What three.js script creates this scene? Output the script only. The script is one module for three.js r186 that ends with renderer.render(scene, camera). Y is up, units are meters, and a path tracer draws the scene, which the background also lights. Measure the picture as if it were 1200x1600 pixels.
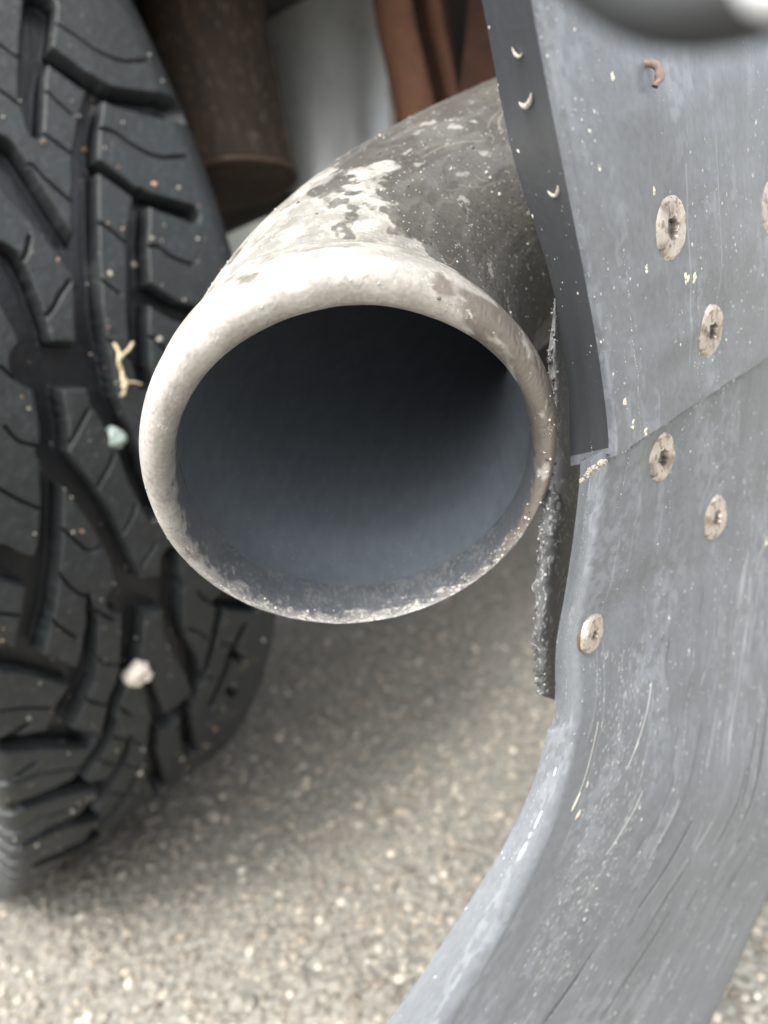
import * as THREE from 'three';
import { mergeGeometries, toCreasedNormals } from 'three/addons/utils/BufferGeometryUtils.js';

// ---------------------------------------------------------------- camera
// car axes: x inboard, y up, z towards the rear of the car; the wheel's inner shoulder is the plane x = 0, its axle is above z = 0
const FOCAL = 1155;                                        // pixels of the 1200 x 1600 photograph
const EYE = new THREE.Vector3(-0.195, 0.252, 0.585);
const RT = new THREE.Vector3(0.65942, -0.29325, 0.69222), UP = new THREE.Vector3(0.35223, 0.93398, 0.06012), FW = new THREE.Vector3(0.66415, -0.20417, -0.71918);
const camV = (x, y, z) => EYE.clone().addScaledVector(RT, x).addScaledVector(UP, y).addScaledVector(FW, z);
const dirV = (x, y, z) => new THREE.Vector3().addScaledVector(RT, x).addScaledVector(UP, y).addScaledVector(FW, z);
const at = (px, py, z) => camV((px - 600) / FOCAL * z, -(py - 800) / FOCAL * z, z);
const scene = new THREE.Scene();
const camera = new THREE.PerspectiveCamera(2 * Math.atan(800 / FOCAL) * 180 / Math.PI, 0.75, 0.01, 500);
camera.position.copy(EYE);
camera.up.copy(UP);
camera.lookAt(EYE.clone().add(FW));
camera.focus = 0.126;
camera.userData.fStop = 13;
camera.updateMatrixWorld();

// ---------------------------------------------------------------- sky, sun, exposure
const SUN = dirV(-0.45, 0.60, -0.66).normalize();
{
  const W = 256, H = 128, px = new Float32Array(W * H * 4);
  const n = (a, b) => Math.sin(a * 3.1 + Math.sin(b * 5.3) * 1.3) * 0.5 + Math.sin(a * 7.0 + b * 9.0) * 0.3;
  for (let j = 0; j < H; j++) for (let i = 0; i < W; i++) {
    const el = (j + 0.5) / H * Math.PI - Math.PI / 2, az = (i + 0.5) / W * 2 * Math.PI - Math.PI;
    const y = Math.sin(el), d = new THREE.Vector3(Math.cos(el) * Math.cos(az), y, Math.cos(el) * Math.sin(az)), h = Math.acos(Math.min(1, d.dot(SUN)));
    const glow = 2.3 * Math.exp(-((h / 0.55) ** 2)) + 0.9 * Math.exp(-((h / 1.1) ** 2));      // thin bright overcast round the sun
    const k = y > 0 ? 0.74 + 0.12 * y + 0.08 * n(az, el) * Math.cos(el) + glow : 0.35;
    const o = (j * W + i) * 4;
    const w = Math.min(1, glow); px[o] = k * (0.91 + 0.09 * w); px[o + 1] = k * (0.98 + 0.01 * w); px[o + 2] = k * (1.09 - 0.13 * w); px[o + 3] = 1;
  }
  const t = new THREE.DataTexture(px, W, H, THREE.RGBAFormat, THREE.FloatType);
  t.mapping = THREE.EquirectangularReflectionMapping; t.magFilter = t.minFilter = THREE.LinearFilter; t.wrapS = THREE.RepeatWrapping; t.needsUpdate = true;
  scene.background = t; scene.environment = t;
  scene.backgroundIntensity = scene.environmentIntensity = 1.0;
}
const sun = new THREE.DirectionalLight(new THREE.Color(1, 0.95, 0.87), 1.5);
sun.position.copy(SUN).multiplyScalar(3); sun.castShadow = true; sun.shadow.radius = 30;
sun.shadow.mapSize.set(2048, 2048);
Object.assign(sun.shadow.camera, { left: -1, right: 1, top: 1, bottom: -1, near: 0.1, far: 8 });
scene.add(sun); scene.add(sun.target);
const renderer = new THREE.WebGLRenderer({ antialias: true });
renderer.setSize(768, 1024);
renderer.toneMapping = THREE.LinearToneMapping; renderer.toneMappingExposure = 2.05;
renderer.shadowMap.enabled = true; renderer.shadowMap.type = THREE.PCFSoftShadowMap;

// ---------------------------------------------------------------- helpers
function rng(seed) { let a = seed >>> 0; return () => { a = (a + 0x6D2B79F5) >>> 0; let t = Math.imul(a ^ (a >>> 15), 1 | a); t = (t + Math.imul(t ^ (t >>> 7), 61 | t)) ^ t; return ((t ^ (t >>> 14)) >>> 0) / 4294967296; }; }
const hash = (x, y, z) => { let h = Math.imul(x | 0, 374761393) ^ Math.imul(y | 0, 668265263) ^ Math.imul(z | 0, 2147483647 - 1274126177); h = Math.imul(h ^ (h >>> 13), 1274126177); return ((h ^ (h >>> 16)) >>> 0) / 4294967296; };
const sm = (a, b, x) => { const t = Math.min(1, Math.max(0, (x - a) / (b - a))); return t * t * (3 - 2 * t); };
function noise(x, y, z = 0) {
  const xi = Math.floor(x), yi = Math.floor(y), zi = Math.floor(z), fx = x - xi, fy = y - yi, fz = z - zi;
  const u = fx * fx * (3 - 2 * fx), v = fy * fy * (3 - 2 * fy), w = fz * fz * (3 - 2 * fz), L = (a, b, t) => a + (b - a) * t;
  const c = (dz) => L(L(hash(xi, yi, zi + dz), hash(xi + 1, yi, zi + dz), u), L(hash(xi, yi + 1, zi + dz), hash(xi + 1, yi + 1, zi + dz), u), v);
  return w === 0 ? c(0) : L(c(0), c(1), w);
}
const fbm = (x, y, z = 0, n = 4) => { const flat = Number.isInteger(z); let s = 0, a = 0.5, t = 0; for (let i = 0; i < n; i++) { s += a * noise(x, y, z); t += a; x = x * 2.03 + 17.3; y = y * 2.03 + 5.1; z = flat ? z + 13 : z * 2.03; a *= 0.5; } return s / t; };
const enc = (v) => Math.round(255 * Math.min(1, Math.max(0, v <= 0.0031308 ? v * 12.92 : 1.055 * Math.pow(v, 1 / 2.4) - 0.055)));
// canvas painted per pixel by f(u, v) -> [r, g, b] linear, or a grey 0..1 for data
function canvasOf(w, h, f, data) {
  const c = document.createElement('canvas'); c.width = w; c.height = h;
  const g = c.getContext('2d'), im = g.createImageData(w, h);
  for (let j = 0; j < h; j++) for (let i = 0; i < w; i++) {
    const q = f((i + 0.5) / w, 1 - (j + 0.5) / h), o = (j * w + i) * 4;
    if (data) im.data[o] = im.data[o + 1] = im.data[o + 2] = Math.round(255 * Math.min(1, Math.max(0, q)));
    else { im.data[o] = enc(q[0]); im.data[o + 1] = enc(q[1]); im.data[o + 2] = enc(q[2]); }
    im.data[o + 3] = 255;
  }
  g.putImageData(im, 0, 0);
  return c;
}
function texOf(c, color) {
  const t = new THREE.CanvasTexture(c); t.wrapS = t.wrapT = THREE.RepeatWrapping;
  if (color) t.colorSpace = THREE.SRGBColorSpace;
  return t;
}
const V3 = THREE.Vector3;
// a grid of world points into a BufferGeometry; uv from a function of (row, column)
function gridGeo(rows, uv, closed) {
  const nr = rows.length, nc = rows[0].length, pos = [], uvs = [], idx = [];
  rows.forEach((r, i) => r.forEach((p, j) => { pos.push(p.x, p.y, p.z); const q = uv ? uv(i, j) : [j / (nc - 1), i / (nr - 1)]; uvs.push(q[0], q[1]); }));
  for (let i = 0; i < nr - 1; i++) for (let j = 0; j < nc - 1; j++) { const a = i * nc + j, b = a + 1, c = a + nc, d = c + 1; idx.push(a, c, b, b, c, d); }
  const g = new THREE.BufferGeometry();
  g.setAttribute('position', new THREE.Float32BufferAttribute(pos, 3)); g.setAttribute('uv', new THREE.Float32BufferAttribute(uvs, 2));
  g.setIndex(idx); g.computeVertexNormals();
  if (closed) {                                            // first and last column are the same points: join their normals
    const n = g.attributes.normal;
    for (let i = 0; i < nr; i++) { const a = i * nc, b = a + nc - 1, v = new V3(n.getX(a) + n.getX(b), n.getY(a) + n.getY(b), n.getZ(a) + n.getZ(b)).normalize(); n.setXYZ(a, v.x, v.y, v.z); n.setXYZ(b, v.x, v.y, v.z); }
  }
  return g;
}
const names = {};
const numbered = (n) => { const k = names[n] = (names[n] ?? -1) + 1; return k ? n + '_' + String(k).padStart(3, '0') : n; };
function thing(name, label, category, group) { const o = new THREE.Group(); o.name = numbered(name); o.userData = { label, category }; if (group) o.userData.group = group; scene.add(o); return o; }
function mesh(name, g, m, parent, kind) {
  const o = new THREE.Mesh(g, m); o.name = name; o.castShadow = o.receiveShadow = true; if (kind) o.userData.kind = kind;
  parent.add(o); return o;
}
function rebase(group, p) { group.position.copy(p); for (const c of group.children) if (!c.userData.local) c.position.sub(p); }
const std = (o) => new THREE.MeshStandardMaterial(o), phys = (o) => new THREE.MeshPhysicalMaterial(o);
function lump(seed, sx, sy, sz, rough = 0.35, detail = 2) {
  const g = new THREE.IcosahedronGeometry(1, detail), p = g.attributes.position;
  for (let i = 0; i < p.count; i++) { const x = p.getX(i), y = p.getY(i), z = p.getZ(i), k = 1 + rough * (fbm(x * 1.3 + seed, y * 1.3 + 7, z * 1.3 + 3, 3) - 0.5) * 2; p.setXYZ(i, x * k * sx, y * k * sy, z * k * sz); }
  g.computeVertexNormals(); return g;
}
const spline = (pts) => { const c = new THREE.CatmullRomCurve3(pts.map((p) => new V3(...p)), false, 'centripetal'); return (t) => c.getPoint(t); };

// ---------------------------------------------------------------- ground
{
  const W = 1024;
  const col = canvasOf(W, W, (u, v) => {
    const x = u * 64, y = v * 64; let k = fbm(x * 2, y * 2, 1, 3), cell = noise(x * 1.7, y * 1.7, 4);
    const b = 0.15 + 0.10 * sm(0.35, 0.75, k) + 0.05 * cell;
    return [b * 1.05, b * 1.0, b * 0.88];
  });
  const bump = canvasOf(512, 512, (u, v) => 0.5 * fbm(u * 96, v * 96, 2, 3) + 0.5 * sm(0.4, 0.65, noise(u * 110, v * 110, 5)), true);
  const ct = texOf(col, true), bt = texOf(bump);
  const m = std({ map: ct, bumpMap: bt, bumpScale: 0.0012, roughness: 0.85 });
  const near = new THREE.PlaneGeometry(400, 400, 1, 1); near.rotateX(-Math.PI / 2);
  const uv = near.attributes.uv; for (let i = 0; i < uv.count; i++) uv.setXY(i, uv.getX(i) * 400 / 0.3, uv.getY(i) * 400 / 0.3);
  const g = mesh('ground', near, m, scene, 'structure'); g.position.set(0, -0.0012, 0);
  g.userData.label = 'worn grey asphalt with coarse pale aggregate';
  // the loose and half sunk stones of the asphalt
  const R = rng(11), N = 80000, st = lump(3, 1, 0.6, 0.85, 0.45, 1);
  const im = new THREE.InstancedMesh(st, std({ color: 0xffffff, roughness: 0.5 }), N);
  im.name = 'asphalt_aggregate'; im.userData = { kind: 'stuff', label: 'pale beige stones set in the asphalt', category: 'gravel' };
  const mt = new THREE.Matrix4(), q = new THREE.Quaternion(), c = new THREE.Color();
  for (let i = 0; i < N; i++) {
    const r = 0.0009 + 0.0020 * Math.pow(R(), 2.6);
    const x = -0.32 + R() * 1.15, z = -0.55 + R() * 1.25;
    q.setFromEuler(new THREE.Euler((R() - 0.5) * 0.6, R() * 6.3, (R() - 0.5) * 0.6));
    mt.compose(new V3(x, -0.0012 + r * (R() * 0.5 - 0.1), z), q, new V3(r, r, r)); im.setMatrixAt(i, mt);
    const t = R(), b = t < 0.5 ? 0.13 + 0.09 * R() : t < 0.92 ? 0.2 + 0.13 * R() : 0.36 + 0.18 * R(), w = R();
    c.setRGB(b * (1.03 + 0.14 * w), b * (0.98 + 0.02 * w), b * (0.86 - 0.06 * w)); im.setColorAt(i, c);
  }
  im.castShadow = im.receiveShadow = true; scene.add(im);
}

// ---------------------------------------------------------------- car body above (shades the wheel and the pipe), bumper
const blackPlastic = std({ color: new THREE.Color().setRGB(0.02, 0.021, 0.022), roughness: 0.55 });
{
  const t = thing('vehicle_underside', 'dark underside of the car above the tyre and pipe', 'car');
  const m = std({ color: new THREE.Color().setRGB(0.03, 0.028, 0.026), roughness: 0.8 });
  const box = (x0, x1, y0, y1, z0, z1) => { const g = new THREE.BoxGeometry(x1 - x0, y1 - y0, z1 - z0); g.translate((x0 + x1) / 2, (y0 + y1) / 2, (z0 + z1) / 2); return g; };
  mesh('underbody', box(0.03, 1.5, 0.485, 0.53, -1.6, 0.52), m, t);
  // wheel arch liner: part of a drum round the tyre
  const rows = []; for (let i = 0; i <= 24; i++) { const a = (-20 + 200 * i / 24) * Math.PI / 180, r = 0.41; rows.push([new V3(-0.09, 0.33 + r * Math.sin(a), r * Math.cos(a)), new V3(0.20, 0.33 + r * Math.sin(a), r * Math.cos(a))]); }
  const a2 = rows.slice(6); mesh('arch_liner', gridGeo(a2), std({ color: 0x0c0c0c, roughness: 0.9, side: THREE.DoubleSide }), t);
  mesh('inner_wall', box(0.52, 0.54, 0.12, 0.485, -1.6, 0.57), m, t);
}

// ---------------------------------------------------------------- tyre
const R0 = 0.33;
// grooves of the tread: arc from the ground (mm), distance from the inner shoulder (mm), width (mm), ...
const GROOVES = [
  [594,-36,9.8,578,-45,8.8,566,-52,7.4,555,-57,7.0,545,-60,3.9],
  [573,-43,7.7,564,-34,7.4,558,-25,6.8,555,-9,9.2,554,5,10.4],
  [561,-30,4.8,558,-32,5.2,546,-40,6.5,535,-46,7.8,518,-53,8.1,502,-59,8.5,486,-64,8.9,474,-67,10.3,463,-68,10.2,453,-69,9.9,445,-67,8.5,436,-65,7.7,421,-64,6.8,405,-60,6.4],
  [538,-75,12.5,527,-72,11.7,513,-67,9.0,505,-64,8.1,498,-62,7.6],
  [503,-89,14.3,494,-87,12.2,482,-86,10.1,472,-87,9.6,465,-87,9.3,459,-88,8.8,450,-89,8.9,442,-91,9.0,433,-95,7.2,425,-97,6.8,409,-102,7.5,398,-107,10.2,385,-112,10.9,370,-119,10.6],
  [470,-89,14.9,468,-80,14.9,466,-71,14.8],
  [374,-130,8.2,366,-120,8.4,357,-112,7.7,349,-106,7.1],
  [410,-120,9.9,405,-116,10.0,400,-110,10.2],
  [534,-45,5.6,532,-41,4.2,522,-31,3.9,518,-23,5.4,513,-10,6.5],
  [521,-29,5.4,513,-33,6.4,506,-37,7.5,491,-42,8.1,478,-47,7.7,461,-51,6.4,455,-51,5.9],
  [490,-43,6.9,483,-36,7.3,478,-30,7.0,473,-18,7.0],
  [441,-93,8.9,435,-91,8.5,424,-86,8.3,409,-81,8.1,395,-78,7.4,381,-76,9.2],
  [374,-79,13.9,370,-71,15.2,366,-60,15.4],
  [381,-76,9.3,370,-76,9.6,360,-77,9.5,345,-80,8.8,332,-83,9.4,326,-88,7.0,314,-92,5.4,308,-95,3.3],
  [325,-74,4.0,303,-70,5.3,289,-67,6.4,285,-60,14.1,287,-53,14.4,290,-49,8.4],
  [290,-69,7.3,277,-70,6.0,259,-70,6.9,230,-64,7.9,185,-52,6.5],
  [382,-56,8.6,377,-57,8.6,361,-58,9.4,347,-59,9.1,333,-56,7.4,317,-50,7.7,299,-47,5.3,284,-49,4.8,274,-52,7.9,247,-46,7.0,222,-39,5.7],
  [349,-31,6.6,332,-36,4.3,318,-39,4.0,306,-42,4.5,299,-46,5.7],
  [348,-35,5.5,341,-26,7.1,331,-12,6.8],
  [322,-19,4.7,310,-25,4.8,292,-30,5.1,272,-36,5.5],
  [308,-27,4.0,298,-18,5.5],
  [278,-26,3.4,265,-17,4.2],
  [382,-93,1.5,369,-94,4.3,354,-98,6.9,342,-102,10.6,335,-108,12.7,326,-113,11.8,322,-115,10.7],
  [335,-138,6.6,327,-125,8.0,321,-116,9.3,306,-102,7.5],
  [309,-91,4.4,298,-97,8.0,290,-103,9.8,283,-108,8.5],
  [290,-83,3.5,272,-87,5.7,262,-94,9.7,248,-101,12.2,242,-106,11.1],
  [248,-78,3.9,220,-85,9.2,205,-92,16.1,186,-97,15.3],
  [294,-137,3.4,288,-128,6.6,282,-114,10.0,272,-105,5.9,265,-97,5.1],
  [256,-136,4.5,253,-124,7.8,243,-108,9.9,221,-94,3.9],
  [220,-129,5.2,204,-114,10.2,182,-98,13.5,153,-83,1.6],
  [154,-123,1.2,155,-107,1.7,155,-97,2.2],
];
// thin cuts of the blocks: arc, distance, ...
const SIPES = [
  [559,-53,559,-50,555,-47,551,-44],
  [545,-59,544,-57,540,-53,537,-50],
  [534,-69,534,-66,529,-63,521,-57],
  [514,-52,512,-48,506,-43,503,-41],
  [586,-36,580,-28,576,-24,572,-15,573,-3],
  [546,-35,545,-31,539,-24,535,-16,535,-3],
  [559,-66,554,-61],
  [575,-59,571,-55],
  [503,-33,502,-29,498,-25,494,-17],
  [511,-76,505,-80,502,-84],
  [495,-68,491,-73,487,-77,485,-80],
  [472,-100,466,-96,465,-93],
  [453,-105,447,-102,443,-95],
  [451,-76,448,-79,441,-86],
  [433,-71,430,-73,423,-80],
  [495,-62,494,-57,488,-51],
  [474,-62,471,-59,464,-54],
  [472,-46,470,-43,464,-39],
  [434,-113,429,-109,422,-102],
  [413,-97,406,-93,400,-89,400,-84],
  [397,-102,389,-99,383,-95,382,-92],
  [391,-125,386,-118],
  [383,-110,374,-106,366,-101],
  [375,-92,365,-85],
  [401,-75,406,-70,411,-67],
  [384,-70,391,-62],
  [352,-95,345,-90,342,-85],
  [374,-92,366,-85],
  [359,-45,356,-44,342,-34],
  [341,-51,334,-45,328,-41],
  [321,-35,313,-25],
  [303,-42,297,-36],
  [351,-134,346,-125,337,-114],
  [335,-103,328,-98,323,-93],
  [317,-88,307,-82],
  [300,-92,279,-76],
  [290,-100,278,-92,256,-76],
  [312,-140,305,-125,293,-109],
  [252,-94,224,-75],
  [288,-82,274,-87],
  [269,-124,258,-108],
];
const tyre = thing('tyre', 'black tyre with deep directional tread blocks, left of the exhaust pipe', 'tyre');
{
  const S0 = 140, S1 = 612, X0 = -166, X1 = 34, D = 0.48, NS = Math.round((S1 - S0) / D) + 1, NX = Math.round((X1 - X0) / D) + 1;
  const F = new Float32Array(NS * NX).fill(99), P = new Float32Array(NS * NX).fill(99);
  const put = (A, s0, x0, w0, s1, x1, w1, pad) => {
    const m = Math.max(w0, w1) / 2 + pad, L2 = (s1 - s0) ** 2 + (x1 - x0) ** 2 || 1e-6;
    const i0 = Math.max(0, Math.floor((Math.min(s0, s1) - m - S0) / D)), i1 = Math.min(NS - 1, Math.ceil((Math.max(s0, s1) + m - S0) / D));
    const j0 = Math.max(0, Math.floor((Math.min(x0, x1) - m - X0) / D)), j1 = Math.min(NX - 1, Math.ceil((Math.max(x0, x1) + m - X0) / D));
    for (let i = i0; i <= i1; i++) for (let j = j0; j <= j1; j++) {
      const s = S0 + i * D, x = X0 + j * D, t = Math.min(1, Math.max(0, ((s - s0) * (s1 - s0) + (x - x0) * (x1 - x0)) / L2));
      const d = Math.hypot(s - s0 - t * (s1 - s0), x - x0 - t * (x1 - x0)) - (w0 + (w1 - w0) * t) / 2;
      if (d < A[i * NX + j]) A[i * NX + j] = d;
    }
  };
  for (const g of GROOVES) for (let k = 0; k + 5 < g.length; k += 3) put(F, g[k], g[k + 1], g[k + 2] * 1.08 + 0.5, g[k + 3], g[k + 4], g[k + 5] * 1.08 + 0.5, 5);
  for (const g of SIPES) {
    const c = new THREE.CatmullRomCurve3(Array.from({ length: g.length / 2 }, (_, k) => new V3(g[2 * k], g[2 * k + 1], 0))), n = 10, q = c.getPoints(n);
    for (let k = 0; k < n; k++) put(P, q[k].x, q[k].y, 0.5, q[k + 1].x, q[k + 1].y, 0.5, 3);
  }
  // beyond what the photograph shows of the tread the pattern goes on as its own mirror image
  const EDGE = [[0, -152], [304, -144], [339, -139], [381, -130], [426, -118], [467, -105], [506, -91], [546, -75], [597, -52], [700, -20]];
  const edge = (s) => { for (let k = 1; k < EDGE.length; k++) if (s <= EDGE[k][0]) { const [a, b] = [EDGE[k - 1], EDGE[k]]; return a[1] + (b[1] - a[1]) * (s - a[0]) / (b[0] - a[0]); } return -20; };
  const F2 = F.slice(), P2 = P.slice();
  for (let i = 0; i < NS; i++) for (let j = 0; j < NX; j++) {
    const s = S0 + i * D, x = X0 + j * D; if (x > edge(s)) continue;
    const i2 = Math.min(NS - 1, Math.max(0, Math.round((s + 6 - S0) / D))), j2 = Math.round((-138 - x - X0) / D);
    if (j2 < 0 || j2 >= NX) continue;
    F2[i * NX + j] = F[i2 * NX + j2]; P2[i * NX + j] = P[i2 * NX + j2];
  }
  const F3 = F; F3.set(F2); for (const s of [412, 374, 335, 311, 288, 270, 254, 236, 218, 200, 182]) put(F3, s + 2, -126, 3.5, s - 3, -163, 5.5, 5);
  F2.set(F3);
  const height = (i, j) => {
    const x = X0 + j * D, d = F2[i * NX + j], fade = sm(X1 - 6, 2, x) * sm(X0 + 2, -158, x);
    let h = -8.8 * sm(0.05, -1.2, d) - 0.25 * sm(0.45, -0.1, d);
    h -= 3.0 * sm(0.45, -0.15, P2[i * NX + j]) * (d > 0 ? 1 : 0);
    const s = S0 + i * D;
    h += 0.10 * (fbm(s * 0.25, x * 0.25, 2, 3) - 0.5);
    return h * fade;
  };
  const rollR = 17, rollL = 6.5;
  const place = (s, x, h) => {                              // (arc, across, height) in mm to metres
    let X, r, nx = 0, nr = 1;
    if (x > -5) { const a = Math.min((x + 5) / rollR, 1.25), e = Math.max(0, (x + 5) - 1.25 * rollR); X = -5 + rollR * Math.sin(a) + e * Math.cos(1.25); r = -rollR * (1 - Math.cos(a)) - e * Math.sin(1.25); nx = Math.sin(a); nr = Math.cos(a); }
    else if (x < -134) { const a = Math.min((-134 - x) / rollL, 1.35), e = Math.max(0, (-134 - x) - 1.35 * rollL); X = -134 - rollL * Math.sin(a) - e * Math.cos(1.35); r = -rollL * (1 - Math.cos(a)) - e * Math.sin(1.35); nx = -Math.sin(a); nr = Math.cos(a); }
    else { X = x; r = 0; }
    X += nx * h; r = R0 + (r + nr * h) / 1000;
    const th = s / 1000 / R0;
    return [X / 1000, R0 - r * Math.cos(th), r * Math.sin(th)];
  };
  const pos = new Float32Array(NS * NX * 3), uv = new Float32Array(NS * NX * 2), idx = [];
  for (let i = 0; i < NS; i++) for (let j = 0; j < NX; j++) { const o = i * NX + j; pos.set(place(S0 + i * D, X0 + j * D, height(i, j)), o * 3); uv[o * 2] = (X0 + j * D) / 100; uv[o * 2 + 1] = (S0 + i * D) / 100; }
  for (let i = 0; i < NS - 1; i++) for (let j = 0; j < NX - 1; j++) { const a = i * NX + j, b = a + 1, c = a + NX, d = c + 1; idx.push(a, b, c, b, d, c); }
  const full = new THREE.BufferGeometry();
  full.setAttribute('position', new THREE.BufferAttribute(pos, 3)); full.setIndex(idx); full.computeVertexNormals();
  const nor = full.attributes.normal.array;
  // each block of the tread (ground that no groove crosses) is a part of its own
  const lab = new Int32Array(NS * NX), size = [0]; let n = 0;
  for (let o = 0; o < NS * NX; o++) {
    const jx = X0 + (o % NX) * D;
    if (lab[o] || F2[o] < -0.5 || jx > 7 || jx < -146) continue;
    n++; let c = 0; const st = [o]; lab[o] = n;
    while (st.length) {
      const p = st.pop(), i = (p / NX) | 0, j = p % NX; c++;
      for (const [di, dj] of [[1, 0], [-1, 0], [0, 1], [0, -1]]) { const a = i + di, b = j + dj; if (a < 0 || b < 0 || a >= NS || b >= NX) continue; const k = a * NX + b, x = X0 + b * D; if (!lab[k] && F2[k] >= -0.5 && x <= 7 && x >= -146) { lab[k] = n; st.push(k); } }
    }
    size.push(c);
  }
  const tone = canvasOf(512, 512, (u, v) => {
    const k = fbm(u * 22, v * 22, 1, 4), d = sm(0.5, 0.8, fbm(u * 60, v * 60, 8, 3)), b = 0.016 + 0.013 * k + 0.014 * d;
    return [b * 0.90, b * 1.03, b * 1.10];
  });
  const fine = canvasOf(512, 512, (u, v) => fbm(u * 110, v * 110, 3, 3), true);
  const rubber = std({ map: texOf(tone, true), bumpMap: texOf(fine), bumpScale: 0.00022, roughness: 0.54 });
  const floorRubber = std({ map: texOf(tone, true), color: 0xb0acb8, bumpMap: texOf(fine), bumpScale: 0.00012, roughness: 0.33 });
  const buckets = new Map();
  for (let t = 0; t < idx.length; t += 3) {
    let l = 0; for (let k = 0; k < 3; k++) { const q = lab[idx[t + k]]; if (q && size[q] > 90) l = Math.max(l, q); }
    if (!buckets.has(l)) buckets.set(l, []); buckets.get(l).push(idx[t], idx[t + 1], idx[t + 2]);
  }
  const cut = (ids) => {
    const map = new Map(), p = [], q = [], u = [], ix = [];
    for (const v of ids) { let k = map.get(v); if (k === undefined) { k = map.size; map.set(v, k); p.push(pos[3 * v], pos[3 * v + 1], pos[3 * v + 2]); q.push(nor[3 * v], nor[3 * v + 1], nor[3 * v + 2]); u.push(uv[2 * v], uv[2 * v + 1]); } ix.push(k); }
    const g = new THREE.BufferGeometry(); g.setAttribute('position', new THREE.Float32BufferAttribute(p, 3)); g.setAttribute('normal', new THREE.Float32BufferAttribute(q, 3)); g.setAttribute('uv', new THREE.Float32BufferAttribute(u, 2)); g.setIndex(ix); return g;
  };
  // the rest of the wheel, coarser
  const rest = []; const RS = Math.round((2 * Math.PI * R0 * 1000 - (S1 - S0)) / 3), RX = 66;
  for (let i = 0; i <= RS; i++) {
    const s = S1 + (2 * Math.PI * R0 * 1000 - (S1 - S0)) * i / RS, row = [], ii = Math.min(NS - 1, Math.round((((s - S0) % 430) + 12) / D));
    for (let j = 0; j <= RX; j++) { const x = X0 + (X1 - X0) * j / RX, jj = Math.min(NX - 1, Math.round((x - X0) / D)); row.push(new V3(...place(s, x, i === 0 || i === RS ? height(i === 0 ? NS - 1 : 0, jj) : height(ii, jj)))); }
    rest.push(row);
  }
  const restGeo = gridGeo(rest.map((r) => r.slice().reverse()), (i, j) => [-j * 3 / 100, i * 3 / 100]);
  const side = (sign) => {
    const pr = sign > 0 ? place(0, X1, 0) : place(0, X0, 0), xs = pr[0], rs = R0 - pr[1], pts = [];
    for (let k = 0; k <= 10; k++) { const t = k / 10; pts.push(new THREE.Vector2(rs - t * (rs - 0.2), xs + sign * (0.014 * Math.sin(Math.PI * Math.min(1, t * 1.15)) - 0.004 * t))); }
    const g = new THREE.LatheGeometry(pts, 128); g.rotateZ(-Math.PI / 2); g.translate(0, R0, 0); g.applyMatrix4(new THREE.Matrix4()); return g;
  };
  const plain = std({ color: new THREE.Color().setRGB(0.035, 0.037, 0.038), roughness: 0.6, side: THREE.DoubleSide });
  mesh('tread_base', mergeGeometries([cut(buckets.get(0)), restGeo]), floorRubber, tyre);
  for (const [l, ids] of buckets) if (l) mesh('tread_block', cut(ids), rubber, tyre);
  for (const s of [1, -1]) mesh('sidewall', side(s), plain, tyre);
  const disc = new THREE.CylinderGeometry(0.205, 0.205, 0.11, 64); disc.rotateZ(Math.PI / 2); disc.translate(-0.069, R0, 0); mesh('wheel_rim', disc, std({ color: 0x2c2c2c, roughness: 0.5, metalness: 0.6 }), tyre);
  // pale grit stuck to the rubber
  const R = rng(5), N = 420, im = new THREE.InstancedMesh(lump(2, 1, 1, 0.7, 0.4, 1), std({ color: 0xffffff, roughness: 0.6 }), N), mt = new THREE.Matrix4(), c = new THREE.Color();
  for (let i = 0; i < N; i++) {
    const a = Math.floor((150 + R() * 450 - S0) / D), b = Math.floor((-138 + R() * 142 - X0) / D), q = place(S0 + a * D, X0 + b * D, height(a, b) + 0.15), r = R() < 0.12 ? 0.0008 + 0.0006 * R() : 0.00025 + 0.0004 * R();
    mt.compose(new V3(...q), new THREE.Quaternion().setFromEuler(new THREE.Euler(R() * 6, R() * 6, R() * 6)), new V3(r, r, r)); im.setMatrixAt(i, mt);
    const t = R(), k = 0.15 + 0.3 * R(); c.setRGB(k, k * (t < 0.3 ? 0.62 : 0.92), k * (t < 0.3 ? 0.42 : 0.8)); im.setColorAt(i, c);
  }
  im.name = 'tread_grit'; im.userData.kind = 'stuff'; im.castShadow = true; tyre.add(im);
  for (const ch of tyre.children) ch.position.set(0, -R0, 0); tyre.position.set(0, R0, 0);
  // pebbles and a dry stem caught in the tread
  const peb = (label, s, x, h, sx, sy, sz, col, seed, rough) => {
    const o = mesh(numbered('pebble'), lump(seed, sx, sy, sz, rough, 1), std({ color: new THREE.Color().setRGB(...col), roughness: 0.6, flatShading: true }), scene);
    o.position.set(...place(s, x, h)); o.rotation.set(0.4, 0.3, seed); o.userData = { label, category: 'pebble', group: 'stones stuck in the tyre tread' };
    return o;
  };
  peb('pale green pebble wedged in the tyre tread beside the pipe rim', 438, -68, -2.2, 0.0040, 0.0052, 0.0040, [0.30, 0.36, 0.335], 4, 0.55);
  peb('white broken pebble stuck in the tread below the pipe', 331, -79, -1.0, 0.0062, 0.0060, 0.0062, [0.66, 0.6, 0.53], 9, 0.8);
  const T = (s, x, h) => new V3(...place(s, x, h)), tube = (p, r) => new THREE.TubeGeometry(new THREE.CatmullRomCurve3(p), 10, r, 6);
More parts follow.
